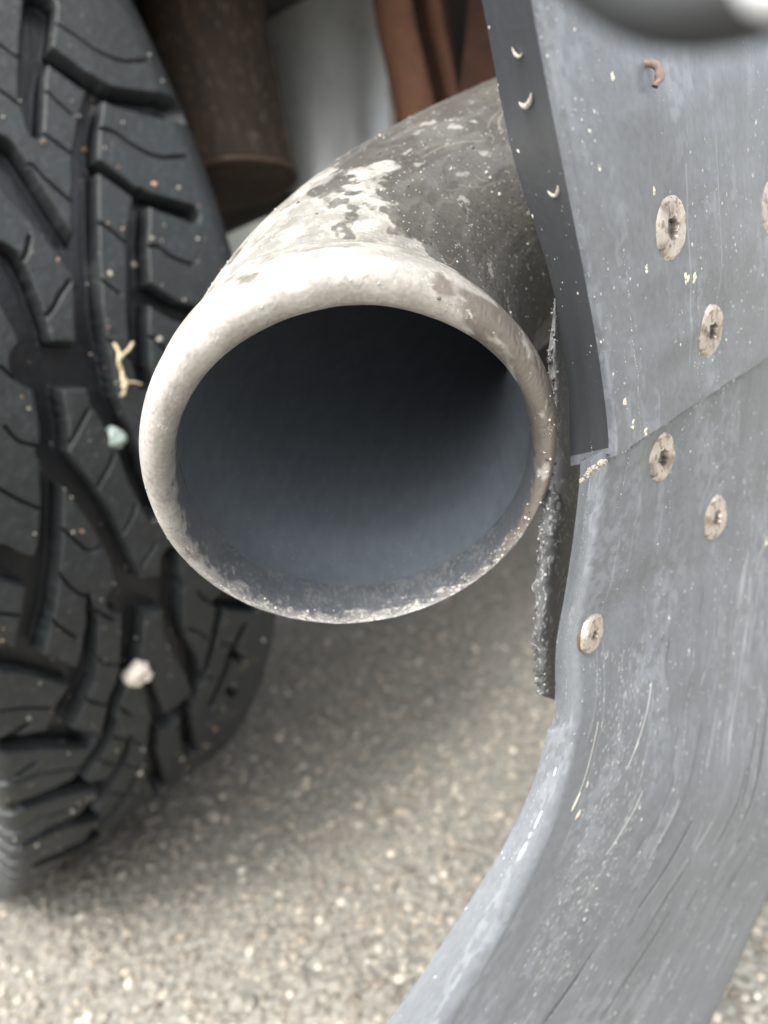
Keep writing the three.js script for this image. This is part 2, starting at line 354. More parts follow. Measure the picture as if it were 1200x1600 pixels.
  const stem = mergeGeometries([
    tube([T(471.5, -59.6, 0.6), T(468, -59.2, 1.8), T(465, -60.8, 2.2), T(461, -60.2, 1.6), T(458.5, -61.4, 2.4), T(455, -61.0, 1.6), T(453, -61.9, 0.7)], 0.0007), tube([T(458.9, -61, 2), T(457.3, -60.4, 2.3), T(455.6, -61.4, 1.8)], 0.0011),
    tube([T(465.5, -60.4, 2), T(467.2, -58.2, 2.6), T(468.2, -55.6, 2.2), T(470.4, -53.3, 2.8)], 0.00055), tube([T(457.2, -60.7, 1.9), T(456.8, -57.6, 2.6), T(455.2, -54.2, 2.0)], 0.00038)]);
  const o = mesh('dry_grass_stem', stem, std({ color: new THREE.Color().setRGB(0.62, 0.5, 0.33), roughness: 0.8 }), scene);
  o.userData = { label: 'dry straw coloured forked stem stuck to the tyre tread', category: 'grass stem' };
}

// ---------------------------------------------------------------- exhaust pipe
{
  const t = thing('exhaust_pipe', 'steel exhaust tailpipe with rolled open end, dusty and scratched', 'exhaust pipe');
  const c0 = [-0.00554, 0.00787, 0.13], n0 = [-0.1206, 0.6029, 0.7886], kk = [6.0, -0.69, -3.02];
  const cen = (s) => { const q = Math.min(s, 0.17), e = s - q; return [0, 1, 2].map((i) => c0[i] + s * n0[i] + 0.5 * q * q * kk[i] + e * q * kk[i]); };
  const tan = (s) => { const q = Math.min(s, 0.17); return dirV(...[0, 1, 2].map((i) => n0[i] + q * kk[i])).normalize(); };
  const NPHI = 160;
  const ring = (s, r, fn, ecc = 0) => {
    const C = camV(...cen(s)), T = tan(s), e1 = dirV(1, 0, 0); e1.addScaledVector(T, -e1.dot(T)).normalize(); const e2 = new V3().crossVectors(T, e1).normalize(); if (e2.dot(UP) < 0) e2.negate();
    C.addScaledVector(e1, 0.0012 * ecc).addScaledVector(e2, -0.0051 * ecc);       // the lip is rolled a little out of centre
    const out = []; for (let k = 0; k <= NPHI; k++) { const a = 2 * Math.PI * k / NPHI, rr = r + (fn ? fn(a, s) : 0); out.push(C.clone().addScaledVector(e1, rr * Math.cos(a)).addScaledVector(e2, rr * Math.sin(a))); }
    return out;
  };
  const dent = (a, s) => 0.0003 * (fbm(Math.cos(a) * 2 + 4, Math.sin(a) * 2 + 4, s * 60, 3) - 0.5) * 2 + 0.00012 * (noise(Math.cos(a) * 14 + 30, Math.sin(a) * 14 + 30, s * 400) - 0.5);
  const RO = 0.0374, RB = 0.0349, RI = 0.0332;
  // outside of the body, from the far end to the rim
  const bodyRows = [], bs = []; for (let i = 0; i <= 90; i++) { const s = 0.30 * (1 - i / 90) ** 1.2 + 0.0095; bs.push(s); bodyRows.push(ring(s, RB + (RO - 0.0004 - RB) * sm(0.022, 0.0095, s), dent, 0.3)); }
  const rollRows = [], rs = [];
  for (let i = 0; i <= 40; i++) {
    const f = i / 40, cr = (RO + RI) / 2, hr = (RO - RI) / 2; let s, r;
    if (f < 0.25) { s = 0.0095 - (0.0095 - 0.0042) * f / 0.25; r = RO - 0.0004 * (1 - f / 0.25); }
    else if (f < 0.85) { const a = Math.PI * (f - 0.25) / 0.6; s = 0.0042 * (1 - Math.sin(a)); r = cr + hr * Math.cos(a); }
    else { s = 0.0042 + 0.006 * (f - 0.85) / 0.15; r = RI; }
    rs.push(f); rollRows.push(ring(s, r, dent, 0.3 + 0.7 * sm(0.2, 0.85, f)));
  }
  const inRows = []; for (let i = 0; i <= 60; i++) inRows.push(ring(0.0102 + 0.26 * (i / 60) ** 1.3, RI - 0.0018 * sm(0, 0.03, 0.26 * (i / 60) ** 1.3), null, 1 - 0.7 * sm(0, 0.014, 0.26 * (i / 60) ** 1.3)));
  // pale dried mud on the near upper side, dark road film behind; a is the angle round the pipe, s the distance from the rim
  const mud = (a, s) => {
    const deg = a * 180 / Math.PI, w = fbm(Math.cos(a) * 4 + 9, Math.sin(a) * 4 + 9, s * 90, 4) - 0.5, w2 = fbm(Math.cos(a) * 16 + 9, Math.sin(a) * 16 + 9, s * 260, 3) - 0.5;
    const lim = 0.060 + 0.05 * sm(105, 140, deg) - 0.05 * sm(95, 55, deg);
    let m = sm(0.0015, -0.0015, s - lim + w * 0.05 + w2 * 0.006) * sm(50, 58, deg + w * 50);
    if (deg > 210) m *= 0.5;
    const isl = sm(0.60, 0.68, fbm(Math.cos(a) * 9 + 3, Math.sin(a) * 9 + 3, s * 120 + 40, 3) + (s > 0.02 ? 0 : -0.1));
    m *= 1 - 0.85 * isl;
    const stray = sm(0.68, 0.74, fbm(Math.cos(a) * 15 + 20, Math.sin(a) * 15 + 20, s * 170 + 7, 4));
    const thin = 0.55 + 0.45 * sm(0.36, 0.6, fbm(Math.cos(a) * 11 + 60, Math.sin(a) * 11, s * 210, 4));
    return Math.max(m * thin, 0.6 * stray);
  };
  const colOut = canvasOf(2048, 1024, (u, v) => {
    const a = u * 2 * Math.PI, s = (1 - v) * 0.31, ca = Math.cos(a), sa = Math.sin(a);
    const f = fbm(ca * 6, sa * 6, s * 160, 4), g = fbm(ca * 50, sa * 50, s * 1300, 2), m = mud(a, s);
    const b = 0.026 + 0.045 * f + 0.03 * (g - 0.5), dark = [b * 1.1, b, b * 0.84];
    const p = 0.21 + 0.2 * f + 0.10 * (g - 0.5), pale = [p, p * 0.945, p * 0.86];
    let q = dark.map((d, i) => d + (pale[i] - d) * m);
    const rub = sm(0.57, 0.66, fbm(ca * 9 + 50, sa * 9, s * 40 + 3, 3)) * (1 - m) * 0.16; q = q.map((d) => d + (0.2 - d) * rub);
    if (hash(Math.floor(u * 1024), Math.floor(v * 512), 3) > 0.9925) q = q.map((d) => (d < 0.2 ? 0.42 : 0.1));
    return q;
  });
  { // scratches and scrapes along and across the film
    const g = colOut.getContext('2d'), R = rng(21);
    for (let i = 0; i < 620; i++) { const x = R() * 2048, y = R() * 1024, l = 4 + 60 * R() ** 2, a = R() * 6.3; g.strokeStyle = R() < 0.7 ? `rgba(205,195,178,${0.12 + 0.3 * R()})` : `rgba(35,32,28,${0.25 + 0.3 * R()})`; g.lineWidth = 0.6 + R() * 1.6; g.beginPath(); g.moveTo(x, y); g.quadraticCurveTo(x + l * Math.cos(a), y + l * Math.sin(a), x + l * Math.cos(a + 0.5) * 1.6, y + l * Math.sin(a + 0.5) * 1.6); g.stroke(); }
  }
  const bumpOut = canvasOf(1024, 1024, (u, v) => { const a = u * 2 * Math.PI, s = (1 - v) * 0.31, ca = Math.cos(a), sa = Math.sin(a); return 0.35 * mud(a, s) + 0.35 * fbm(ca * 30, sa * 30, s * 900, 3) + 0.3 * sm(0.62, 0.75, fbm(ca * 45, sa * 45, s * 1300 + 9, 2)); }, true);
  const mBody = phys({ map: texOf(colOut, true), bumpMap: texOf(bumpOut), bumpScale: 0.0004, roughness: 0.6, metalness: 0.12 });
  mesh('pipe_body', gridGeo(bodyRows, (i, j) => [j / NPHI, 1 - bs[i] / 0.31], true), mBody, t);
  // rim: worn bare steel, turning marks round it, pale crust on the lower lip
  const rimCol = canvasOf(2048, 256, (u, v) => {
    const a = u * 2 * Math.PI, deg = u * 360, ca = Math.cos(a), sa = Math.sin(a), f = fbm(ca * 8, sa * 8, v * 3, 4), g = fbm(ca * 60, sa * 60, v * 34, 4), st = noise(u * 900, v * 6, 3);
    let b = 0.33 + 0.22 * (f - 0.5) + 0.07 * (st - 0.5) * sm(150, 175, deg) * sm(225, 205, deg) + 0.14 * (g - 0.5);
    let q = [b * 1.04, b * 0.97, b * 0.90];
    const right = sm(75, 25, Math.min(deg, 360 - deg)), film = sm(0.48, 0.6, fbm(ca * 5 + 30, sa * 5 + 3, v * 5, 4) + 0.2 * right - 0.12 * (1 - right)); q = q.map((d, i) => d + ([0.13, 0.11, 0.095][i] - d) * film * 0.85);
    const grey = sm(0.35, 0.85, -sa) * 0.8; q = q.map((d, i) => d + ([0.15, 0.155, 0.16][i] - d) * grey * (0.75 + 0.5 * (g - 0.5)));
    const crust = sm(0.575, 0.62, fbm(ca * 80 + 11, sa * 80, v * 60, 4) * 0.62 + 0.38 * fbm(ca * 12 + 2, sa * 12, v * 9, 3) + 0.05 * sm(0.6, 1, -sa) - 0.10 * (1 - sm(0.2, 0.6, -sa)) + 0.05 * (v < 0.45 ? 1 : 0)); q = q.map((d, i) => d + ([0.5, 0.48, 0.44][i] - d) * crust * 0.9);
    const st2 = sm(-0.05, 0.05, v - 0.76 - 0.08 * (1 - sm(-0.1, 0.5, -sa)) - 0.3 * sm(0, 0.6, sa) + 0.36 * (fbm(ca * 22 + 7, sa * 22, v * 14, 4) - 0.5)) * (0.8 + 0.2 * g); q = q.map((d, i) => d + ([0.075, 0.088, 0.105][i] - d) * st2 * 0.92);       // soot of the bore on the inside of the lip
    return q;
  });
  const rimBump = canvasOf(2048, 128, (u, v) => { const a = u * 2 * Math.PI; return 0.5 * fbm(Math.cos(a) * 40, Math.sin(a) * 40, v * 26, 4) + 0.10 * noise(u * 500, v * 5, 1) + 0.25 * sm(0.6, 0.7, fbm(Math.cos(a) * 12 + 4, Math.sin(a) * 12, v * 5, 3)); }, true);
  mesh('rolled_rim', gridGeo(rollRows, (i, j) => [j / NPHI, rs[i]], true), phys({ map: texOf(rimCol, true), bumpMap: texOf(rimBump), bumpScale: 0.00028, roughness: 0.5, metalness: 0.3 }), t);
  const soot = canvasOf(1024, 512, (u, v) => { const a = u * 2 * Math.PI, f = fbm(Math.cos(a) * 20, Math.sin(a) * 20, v * 50, 4), b = 0.074 + 0.03 * (f - 0.3); const sp = hash(Math.floor(u * 1024), Math.floor(v * 512), 9) > 0.9965 ? 0.09 : 0; return [b * 0.85 + sp, b * 1.0 + sp, b * 1.2 + sp]; });
  mesh('inner_wall', gridGeo(inRows, (i, j) => [j / NPHI, i / 60], true), std({ map: texOf(soot, true), roughness: 0.85, side: THREE.DoubleSide }), t);
  // burrs, crumbs of dried mud and drops on the rim and the body
  const R = rng(77), N = 640, im = new THREE.InstancedMesh(lump(6, 1, 0.8, 0.9, 0.5, 1), phys({ color: 0xffffff, roughness: 0.35 }), N), mt = new THREE.Matrix4(), c = new THREE.Color();
  for (let i = 0; i < N; i++) {
    const k = R(); let s, r, a;
    if (k < 0.55) { s = 0.012 + R() * 0.16; r = RB; a = (10 + R() * 175) * Math.PI / 180; }
    else if (k < 0.8) { const b = Math.PI * R() * 0.75; s = 0.0042 * (1 - Math.sin(b)); r = (RO + RI) / 2 + (RO - RI) / 2 * Math.cos(b); a = R() < 0.75 ? (-125 + R() * 150) * Math.PI / 180 : R() * 6.3; }
    else { s = 0.012 + R() * 0.06; r = RB; a = (135 + R() * 45) * Math.PI / 180; }
    const g = ring(s, r, null, k < 0.55 || k >= 0.8 ? 0.3 : 0.5)[Math.round(((a / (2 * Math.PI) + 1) % 1) * NPHI)], z = 0.0001 + 0.0003 * Math.pow(R(), 3);
    mt.compose(g, new THREE.Quaternion().setFromEuler(new THREE.Euler(R() * 6, R() * 6, R() * 6)), new V3(z, z, z)); im.setMatrixAt(i, mt);
    const b = R() < 0.3 ? 0.05 : 0.25 + 0.4 * R(); c.setRGB(b, b * 0.95, b * 0.86); im.setColorAt(i, c);
  }
  im.name = 'dirt_crumbs'; im.userData.kind = 'stuff'; im.castShadow = true; t.add(im);
  rebase(t, camV(...cen(0.08)));
}

// ---------------------------------------------------------------- things under the car, behind the pipe
{
  // rusty can with a crimped lower seam
  const t = thing('muffler', 'dark brown rusty muffler can with crimped lower rim, between tyre and pipe', 'muffler');
  const top = at(235, -420, 0.43), bot = at(366, 292, 0.455), ax = top.clone().sub(bot), len = ax.length(), rad = 0.038; ax.normalize();
  const pr = [[0.001, -0.007], [0.016, -0.0065], [0.028, -0.004], [0.034, -0.001], [0.037, 0.0005], [0.0395, -0.0005], [0.0405, 0.0015], [0.0395, 0.0035], [rad, 0.005], [rad, len * 0.5], [rad, len]].map(([r, y]) => new THREE.Vector2(r, y));
  const turn = new THREE.Quaternion().setFromUnitVectors(new V3(0, 1, 0), ax);
  const lathe = (p) => { const g = new THREE.LatheGeometry(p, 96), gp = g.attributes.position; for (let i = 0; i < gp.count; i++) { const w = 1 + 0.09 * (fbm(gp.getX(i) * 45 + 4, gp.getY(i) * 30, gp.getZ(i) * 45 + 0.5, 3) - 0.5); gp.setXYZ(i, gp.getX(i) * w, gp.getY(i) * (gp.getY(i) < 0.01 ? 1 + 0.5 * (w - 1) * 10 : 1), gp.getZ(i) * w); } g.computeVertexNormals(); g.applyQuaternion(turn); g.translate(bot.x, bot.y, bot.z); return g; };
  const col = canvasOf(1024, 512, (u, v) => { const a = u * 6.2832, f = fbm(Math.cos(a) * 4, Math.sin(a) * 4, v * 7, 5), g = fbm(Math.cos(a) * 14, Math.sin(a) * 14, v * 22, 4), sp = sm(0.66, 0.74, fbm(Math.cos(a) * 30, Math.sin(a) * 30, v * 50, 3)) * 0.1; return [0.02 + 0.07 * f * g + sp, 0.014 + 0.038 * f * g + sp * 0.85, 0.010 + 0.022 * f * g + sp * 0.7]; });
  const mRust = std({ map: texOf(col, true), roughness: 0.7, side: THREE.DoubleSide });
  mesh('end_cap', lathe(pr.slice(0, 5)), mRust, t);
  mesh('crimped_seam', lathe(pr.slice(4, 9)), std({ color: new THREE.Color().setRGB(0.11, 0.075, 0.055), roughness: 0.45, metalness: 0.4 }), t);
  mesh('can_shell', lathe(pr.slice(8)), mRust, t);
  rebase(t, bot);
  // bare sheet of grey metal behind it
  const t2 = thing('heat_shield', 'curved bare grey metal heat shield behind the rusty muffler can', 'heat shield');
  const rows = []; for (let i = 0; i <= 24; i++) { const row = []; for (let j = 0; j <= 30; j++) { const f = j / 30, y = -260 + 560 * i / 24, x = 330 + 272 * f + 14 * i / 24; row.push(at(x, y, 0.565 - 0.075 * Math.sin(Math.PI * (0.12 + 0.62 * f)) + 0.0015 * (fbm(f * 3, i * 0.3, 2, 3) - 0.5))); } rows.push(row); }
  const sc = canvasOf(512, 512, (u, v) => { const f = fbm(u * 9, v * 9, 3, 4), b = 0.7 + 0.16 * (f - 0.5), rust = 0.35 * sm(0.66, 0.76, fbm(u * 40 + 4, v * 40, 9, 5)); return [b + (0.12 - b) * rust * 0.7, b * 1.02 + (0.08 - b) * rust * 0.7, b + (0.05 - b) * rust * 0.7]; });
  const back = rows.map((r) => r.map((p) => p.clone().addScaledVector(FW, 0.002)));
  mesh('sheet', mergeGeometries([gridGeo(rows), gridGeo(back)]), std({ map: texOf(sc, true), roughness: 0.36, metalness: 0.65, side: THREE.DoubleSide }), t2);
  const bead = new THREE.TubeGeometry(new THREE.CatmullRomCurve3(rows.map((r) => r[30])), 40, 0.0022, 10); mesh('rolled_edge', bead, std({ color: new THREE.Color().setRGB(0.6, 0.56, 0.48), roughness: 0.45, metalness: 0.2 }), t2);
  rebase(t2, rows[12][15]);
}
const quadBar = (pts, th) => {                             // a flat bar: polyline of [left point, right point] pairs with thickness away from the camera
  const d = FW.clone().multiplyScalar(th), rows = pts.map(([a, b]) => [a, b, b.clone().add(d), a.clone().add(d), a]);
  const g = gridGeo(rows).toNonIndexed(); g.computeVertexNormals(); return g;
};
const roundBar = (pts, k) => {                               // a half round bar between pairs of edge points, bulging towards the rear of the car
  const d = FW.clone().negate(), rows = pts.map(([a, b]) => { const w = a.distanceTo(b) / 2 * k, r = []; for (let i = 0; i <= 14; i++) { const q = i / 14 * Math.PI; r.push(a.clone().lerp(b, 0.5 - 0.5 * Math.cos(q)).addScaledVector(d, w * Math.sin(q))); } r.push(a.clone()); return r; });
  return gridGeo(rows);
};
{
  const t = thing('rusty_bracket', 'rust brown bracket of two rounded bars behind the pipe, right of the heat shield', 'bracket');
  const rc = (s) => canvasOf(256, 512, (u, v) => { const f = fbm(u * 8 + s, v * 16, s, 5), g = fbm(u * 40, v * 80, s, 2), b = 0.6 + 0.8 * f; return [0.11 * b + 0.05 * g, 0.047 * b + 0.026 * g, 0.025 * b + 0.015 * g]; });
  const m1 = std({ map: texOf(rc(2), true), roughness: 0.8, side: THREE.DoubleSide }), m2 = std({ map: texOf(rc(7), true), color: 0x9a9088, roughness: 0.9, side: THREE.DoubleSide });
  mesh('bar', roundBar([[at(570, -80, 0.42), at(628, -80, 0.42)], [at(588, 40, 0.42), at(650, 40, 0.42)], [at(612, 150, 0.42), at(676, 150, 0.42)], [at(640, 290, 0.42), at(700, 290, 0.42)]], 0.9), m1, t);
  mesh('bar', roundBar([[at(644, -80, 0.45), at(676, -80, 0.45)], [at(664, 40, 0.45), at(694, 40, 0.45)], [at(690, 150, 0.45), at(716, 150, 0.45)], [at(716, 290, 0.45), at(740, 290, 0.45)]], 0.9), m1, t);
  mesh('web', quadBar([[at(600, -80, 0.455), at(690, -80, 0.47)], [at(630, 60, 0.455), at(705, 60, 0.47)], [at(675, 290, 0.455), at(740, 290, 0.47)]], 0.004), m2, t);
  rebase(t, at(620, 100, 0.41));
  const t2 = thing('brown_bracket', 'dull brown bracket in shade between the rusty bracket and mud flap', 'bracket');
  mesh('plate', quadBar([[at(738, -80, 0.38), at(800, -80, 0.37)], [at(728, 60, 0.38), at(800, 60, 0.37)], [at(706, 230, 0.39), at(800, 230, 0.38)]], 0.004), m2, t2);
  rebase(t2, at(750, 60, 0.33));
  const tab = mesh('bright_spot_plate', quadBar([[at(344, 371, 0.43), at(418, 338, 0.42)], [at(352, 395, 0.432), at(430, 360, 0.422)], [at(364, 425, 0.435), at(440, 392, 0.425)]], 0.003), std({ color: new THREE.Color().setRGB(0.6, 0.62, 0.56), roughness: 0.6, side: THREE.DoubleSide }), scene);  // added pale plate, standing in for a distant bright spot
  tab.userData = { label: 'small pale plate, standing in for a distant bright spot, behind the left edge of the pipe', category: 'stand-in plate' };
}

// ---------------------------------------------------------------- mud flap and bumper skin on the right
{
  const t = thing('mud_flap', 'grey scuffed plastic mud flap with screws, right of the exhaust pipe', 'mud flap');
  // [ridge px, py, depth, far end px, py, depth] of the front edge and the far edge, from top to bottom
  const ROWS = [[805, -110, 0.086, 1300, -330, 0.1859], [830, 50, 0.092, 1300, -150, 0.1905], [870, 250, 0.1, 1300, 20, 0.1972], [905, 440, 0.11, 1300, 200, 0.2045], [932, 590, 0.119, 1300, 345, 0.2081], [945, 712, 0.126, 1300, 475, 0.2124], [925, 830, 0.131, 1300, 620, 0.2174], [912, 920, 0.1355, 1295, 735, 0.2199], [903, 1010, 0.14, 1290, 850, 0.221], [897, 1140, 0.146, 1280, 1060, 0.223], [855, 1290, 0.152, 1260, 1260, 0.2235], [790, 1430, 0.158, 1200, 1400, 0.2241], [690, 1600, 0.165, 1110, 1600, 0.2258], [590, 1750, 0.171, 1000, 1790, 0.2277]];
  // outer line of the edge face: px, py for the same rows
  const BL = [[722, -110], [752, 50], [793, 250], [852, 440], [878, 590], [884, 728], [893, 830], [878, 920], [868, 1010], [860, 1140], [806, 1285], [720, 1430], [612, 1590], [500, 1745]];
  const n = ROWS.length;
  const A = spline(ROWS.map((r) => at(r[0], r[1], r[2]).toArray())), B = spline(ROWS.map((r) => at(r[3], r[4], r[5]).toArray())), E = spline(BL.map((b, i) => at(b[0], b[1], ROWS[i][2] + (i < 6 ? 0.013 : 0.007)).toArray()));
  // uniform in row number, not in arc
  const lin = (pts) => (k) => { const i = Math.min(n - 2, Math.max(0, Math.floor(k))), f = k - i, p = (q) => pts[Math.min(n - 1, Math.max(0, q))]; const a = p(i - 1), b = p(i), c = p(i + 1), d = p(i + 2), o = new V3(); for (const ax of ['x', 'y', 'z']) o[ax] = 0.5 * (2 * b[ax] + (c[ax] - a[ax]) * f + (2 * a[ax] - 5 * b[ax] + 4 * c[ax] - d[ax]) * f * f + (3 * b[ax] - a[ax] - 3 * c[ax] + d[ax]) * f ** 3); return o; };
  const ptsA = ROWS.map((r) => at(r[0], r[1], r[2])), ptsB = ROWS.map((r) => at(r[3], r[4], r[5])), ptsE = BL.map((b, i) => at(b[0], b[1], ROWS[i][2] + (i < 6 ? 0.013 : 0.007)));
  const fa = lin(ptsA), fb = lin(ptsB), fe = lin(ptsE);
  const OUT = dirV(0.68, -0.05, -0.73).normalize();
  const WAVE = (k, u) => 0.0016 * Math.sin(Math.PI * u) + 0.0026 * (fbm(k * 0.9 + 3, u * 2.5, 1, 3) - 0.5);
  const DIMPLES = [];
  const surf = (k, u, off = 0) => { const p = fa(k).lerp(fb(k), u); p.addScaledVector(OUT, WAVE(k, u) * sm(0, 0.12, u) + off); for (const d of DIMPLES) { const q = d.distanceToSquared(p); if (q < 0.0004) p.addScaledVector(OUT, -0.0012 * Math.exp(-q / 0.00005)); } return p; };
  const solve = (px, py, off) => { let best = [0, 0], bd = 1e9; const c = new V3(); const test = (k, u) => { c.copy(surf(k, u, off)).sub(EYE); const z = c.dot(FW), d = Math.hypot(600 + FOCAL * c.dot(RT) / z - px, 800 - FOCAL * c.dot(UP) / z - py); if (d < bd) { bd = d; best = [k, u]; } }; for (let i = 0; i <= 130; i++) for (let j = 0; j <= 100; j++) test(i / 10, j / 100); const [k, u] = best; for (let i = -10; i <= 10; i++) for (let j = -10; j <= 10; j++) test(Math.max(0, k + i / 100), u + j / 1000); return best; };
  const SCREWS = [[1052, 355, 0.0022, 0.0056, 0.3, 0, 1], [1115, 517, 0.0022, 0.0054, 1.1, 0, 2], [1038, 713, 0, 0.0052, 0.7, 0, 3], [1122, 808, 0, 0.0054, 0.1, 0, 4], [931, 990, 0, 0.0042, 0.9, 0.3, 5], [1206, 322, 0.0022, 0.0056, 0.5, 0, 6]].map((q) => [...q, solve(q[0], q[1], q[2])]);
  DIMPLES.push(...SCREWS.map((q) => surf(...q[7], q[2])));
  const BL2 = BL.map((b) => b.slice()); [[4, 905, 620], [5, 907, 728], [6, 897, 830], [7, 884, 920], [8, 869, 1010], [9, 861, 1140]].forEach(([i, x, y]) => { BL2[i] = [x, y]; });
  const feLow0 = lin(BL2.map((b, i) => at(b[0], b[1], ROWS[i][2] + 0.007))), feLow = (k) => feLow0(k).addScaledVector(RT, -0.0011 * sm(8.93, 8.98, k) * sm(9.6, 9.0, k)).addScaledVector(FW, -0.0012 * sm(8.93, 8.98, k) * sm(9.5, 9.0, k));
  const NU = 110;
  // closed cross-section: edge face, rounded ridge, main face, far end, back
  const shell = (fe, k0, k1, nk, off, thick, round, cutAt) => {
    const rows = [], meta = [];
    for (let i = 0; i <= nk; i++) {
      const row = [], mt = [];
      let k = k0 + (k1 - k0) * i / nk;
      const e = fe(k), a = surf(k, 0, off), kk = (u) => (cutAt ? cutAt(k, u, i / nk) : k);
      const add = (p, u, back) => { row.push(p); mt.push([u, k, back]); };
      e.addScaledVector(OUT, off * 0.5);
      const fr = 1 - round, ur = 0.03 * round, br = surf(kk(ur), ur, off), s0 = e.clone().lerp(a, fr);
      for (let q = 0; q < 14; q++) { const f = q / 14 * fr; add(e.clone().lerp(a, f), -0.10 * (1 - f), 0); }
      for (let q = 0; q <= 16; q++) { const g = q / 16, p = s0.clone().multiplyScalar((1 - g) ** 2).addScaledVector(a, 2 * g * (1 - g)).addScaledVector(br, g * g); add(p, g < 0.5 ? -0.10 * (1 - fr) * (1 - 2 * g) : ur * (2 * g - 1), 0); }
      for (let q = 1; q <= NU; q++) { const u = ur + (1 - ur) * Math.pow(q / NU, 1.25); add(surf(kk(u), u, off), u, 0); }
      for (let q = 8; q >= 1; q--) { const u = q / 8; add(surf(kk(u), u, off - thick), u, 1); }
      add(e.clone(), -0.10, 1);
      rows.push(row); meta.push(mt);
    }
    return { rows, meta };
  };
  const UVK = (k) => 1 - k / (n - 1), UVU = (u) => 0.1 + 0.9 * u;
  // one picture of dust, dried drips and scratches for the whole flap, laid in its own (row, distance) plane
  const W = 1400, H = 2000, X = (u) => UVU(u) / 1 * W, Y = (k) => k / (n - 1) * H;
  const cv = canvasOf(W, H, (u, v) => {
    const f = fbm(u * 7, v * 10, 1, 5), g = fbm(u * 45, v * 9, 5, 4), h = fbm(u * 160, v * 220, 6, 2);
    let b = 0.148 + 0.045 * (f - 0.5) + 0.03 * (g - 0.5) + 0.04 * (h - 0.5);
    const dust = sm(0.5, 0.68, fbm(u * 30 + 9, v * 14, 3, 4)) * sm(0.35, 0.6, fbm(u * 90, v * 130, 8, 2)); b += 0.045 * dust; if (u < 0.086 && v > 0.625) b = 0.045 + 0.02 * (g - 0.5);       // the upper folded edge is darker than the main face
    
    return [b * 0.93, b * 1.0, b * 1.10];
  });
  const bv = document.createElement('canvas'); bv.width = W; bv.height = H;
  {
    const g = cv.getContext('2d'), b = bv.getContext('2d'), R = rng(31);
    const bb = canvasOf(700, 1000, (u, v) => 0.5 + 0.22 * (fbm(u * 60, v * 40, 2, 4) - 0.5) + 0.15 * (fbm(u * 200, v * 280, 4, 2) - 0.5), true); b.drawImage(bb, 0, 0, W, H);
    const dot = (x, y, r, c, up) => { g.fillStyle = c; g.beginPath(); g.ellipse(x, y, r, r * (0.8 + R() * 0.8), R() * 3, 0, 6.3); g.fill(); b.fillStyle = up ? 'rgba(255,255,255,0.8)' : 'rgba(0,0,0,0.8)'; b.beginPath(); b.arc(x, y, r, 0, 6.3); b.fill(); };
    // specks: salt and dust, thicker in patches, in trails down the flap
    for (let i = 0; i < 6000; i++) { const x = R() * W, y = R() * H; if (x < W * 0.085 && R() < 0.75) continue; if (fbm(x / 160, y / 260, 3, 3) < 0.36 + R() * 0.2) continue; const l = R(); dot(x, y, 0.75 + 1.7 * l ** 4, `rgba(${225 + 25 * R() | 0},${222 + 20 * R() | 0},${212 + 20 * R() | 0},${0.35 + 0.6 * R()})`, true); }
    for (let s = 0; s < 34; s++) { let x = R() * W, y = H * (0.2 + R() * 0.5); const len = 150 + R() * 700, dr = (R() - 0.6) * 0.25, wob = R() * 9, dens = 0.25 + R() * 0.7; for (let q = 0; q < len; q += 2.2) { x += dr + 0.9 * (noise(q / 40, wob) - 0.5); y += 2.2; if (R() < dens * noise(q / 30 + 5, wob + 3)) dot(x + (R() - 0.5) * 3.5, y, 0.7 + 0.9 * R() ** 2, `rgba(232,230,222,${0.35 + 0.5 * R()})`, true); } }
    // fan of dried spray below the middle
    for (let i = 0; i < 480; i++) { const k = 8.2 + R() * 3.4, u = 0.03 + 0.16 * R() + 0.03 * (k - 8), l = 3 + R() * 5; g.strokeStyle = `rgba(228,226,216,${0.25 + 0.5 * R()})`; g.lineWidth = 1.1 + R() * 1.2; const x = X(u), y = Y(k); g.beginPath(); g.moveTo(x, y); g.lineTo(x - l * 0.35, y + l); g.stroke(); }
    // broad pale wipes and long scratches that run down to the left on the lower part
    for (let i = 0; i < 18; i++) { const u = 0.35 + 0.65 * R(), k = 7 + R() * 4, l = 60 + 200 * R(), x = X(u), y = Y(k), w = 3 + R() * 12; g.strokeStyle = R() < 0.75 ? `rgba(205,207,205,${0.06 + 0.14 * R()})` : `rgba(58,62,68,${0.10 + 0.18 * R()})`; g.lineWidth = w; g.lineCap = 'round'; g.beginPath(); g.moveTo(x, y); g.lineTo(x - l * 0.42, y + l); g.stroke(); }
    for (let i = 0; i < 55; i++) { const u = 0.2 + 0.8 * R(), k = 6.5 + R() * 6, l = 15 + 130 * R() ** 2, x = X(u), y = Y(k); g.strokeStyle = R() < 0.6 ? `rgba(238,236,228,${0.25 + 0.5 * R()})` : `rgba(24,26,30,${0.3 + 0.4 * R()})`; g.lineWidth = 1 + R() * 2.2; g.beginPath(); g.moveTo(x, y); g.quadraticCurveTo(x - l * 0.15, y + l * 0.5, x - l * (0.3 + 0.2 * R()), y + l); g.stroke(); }
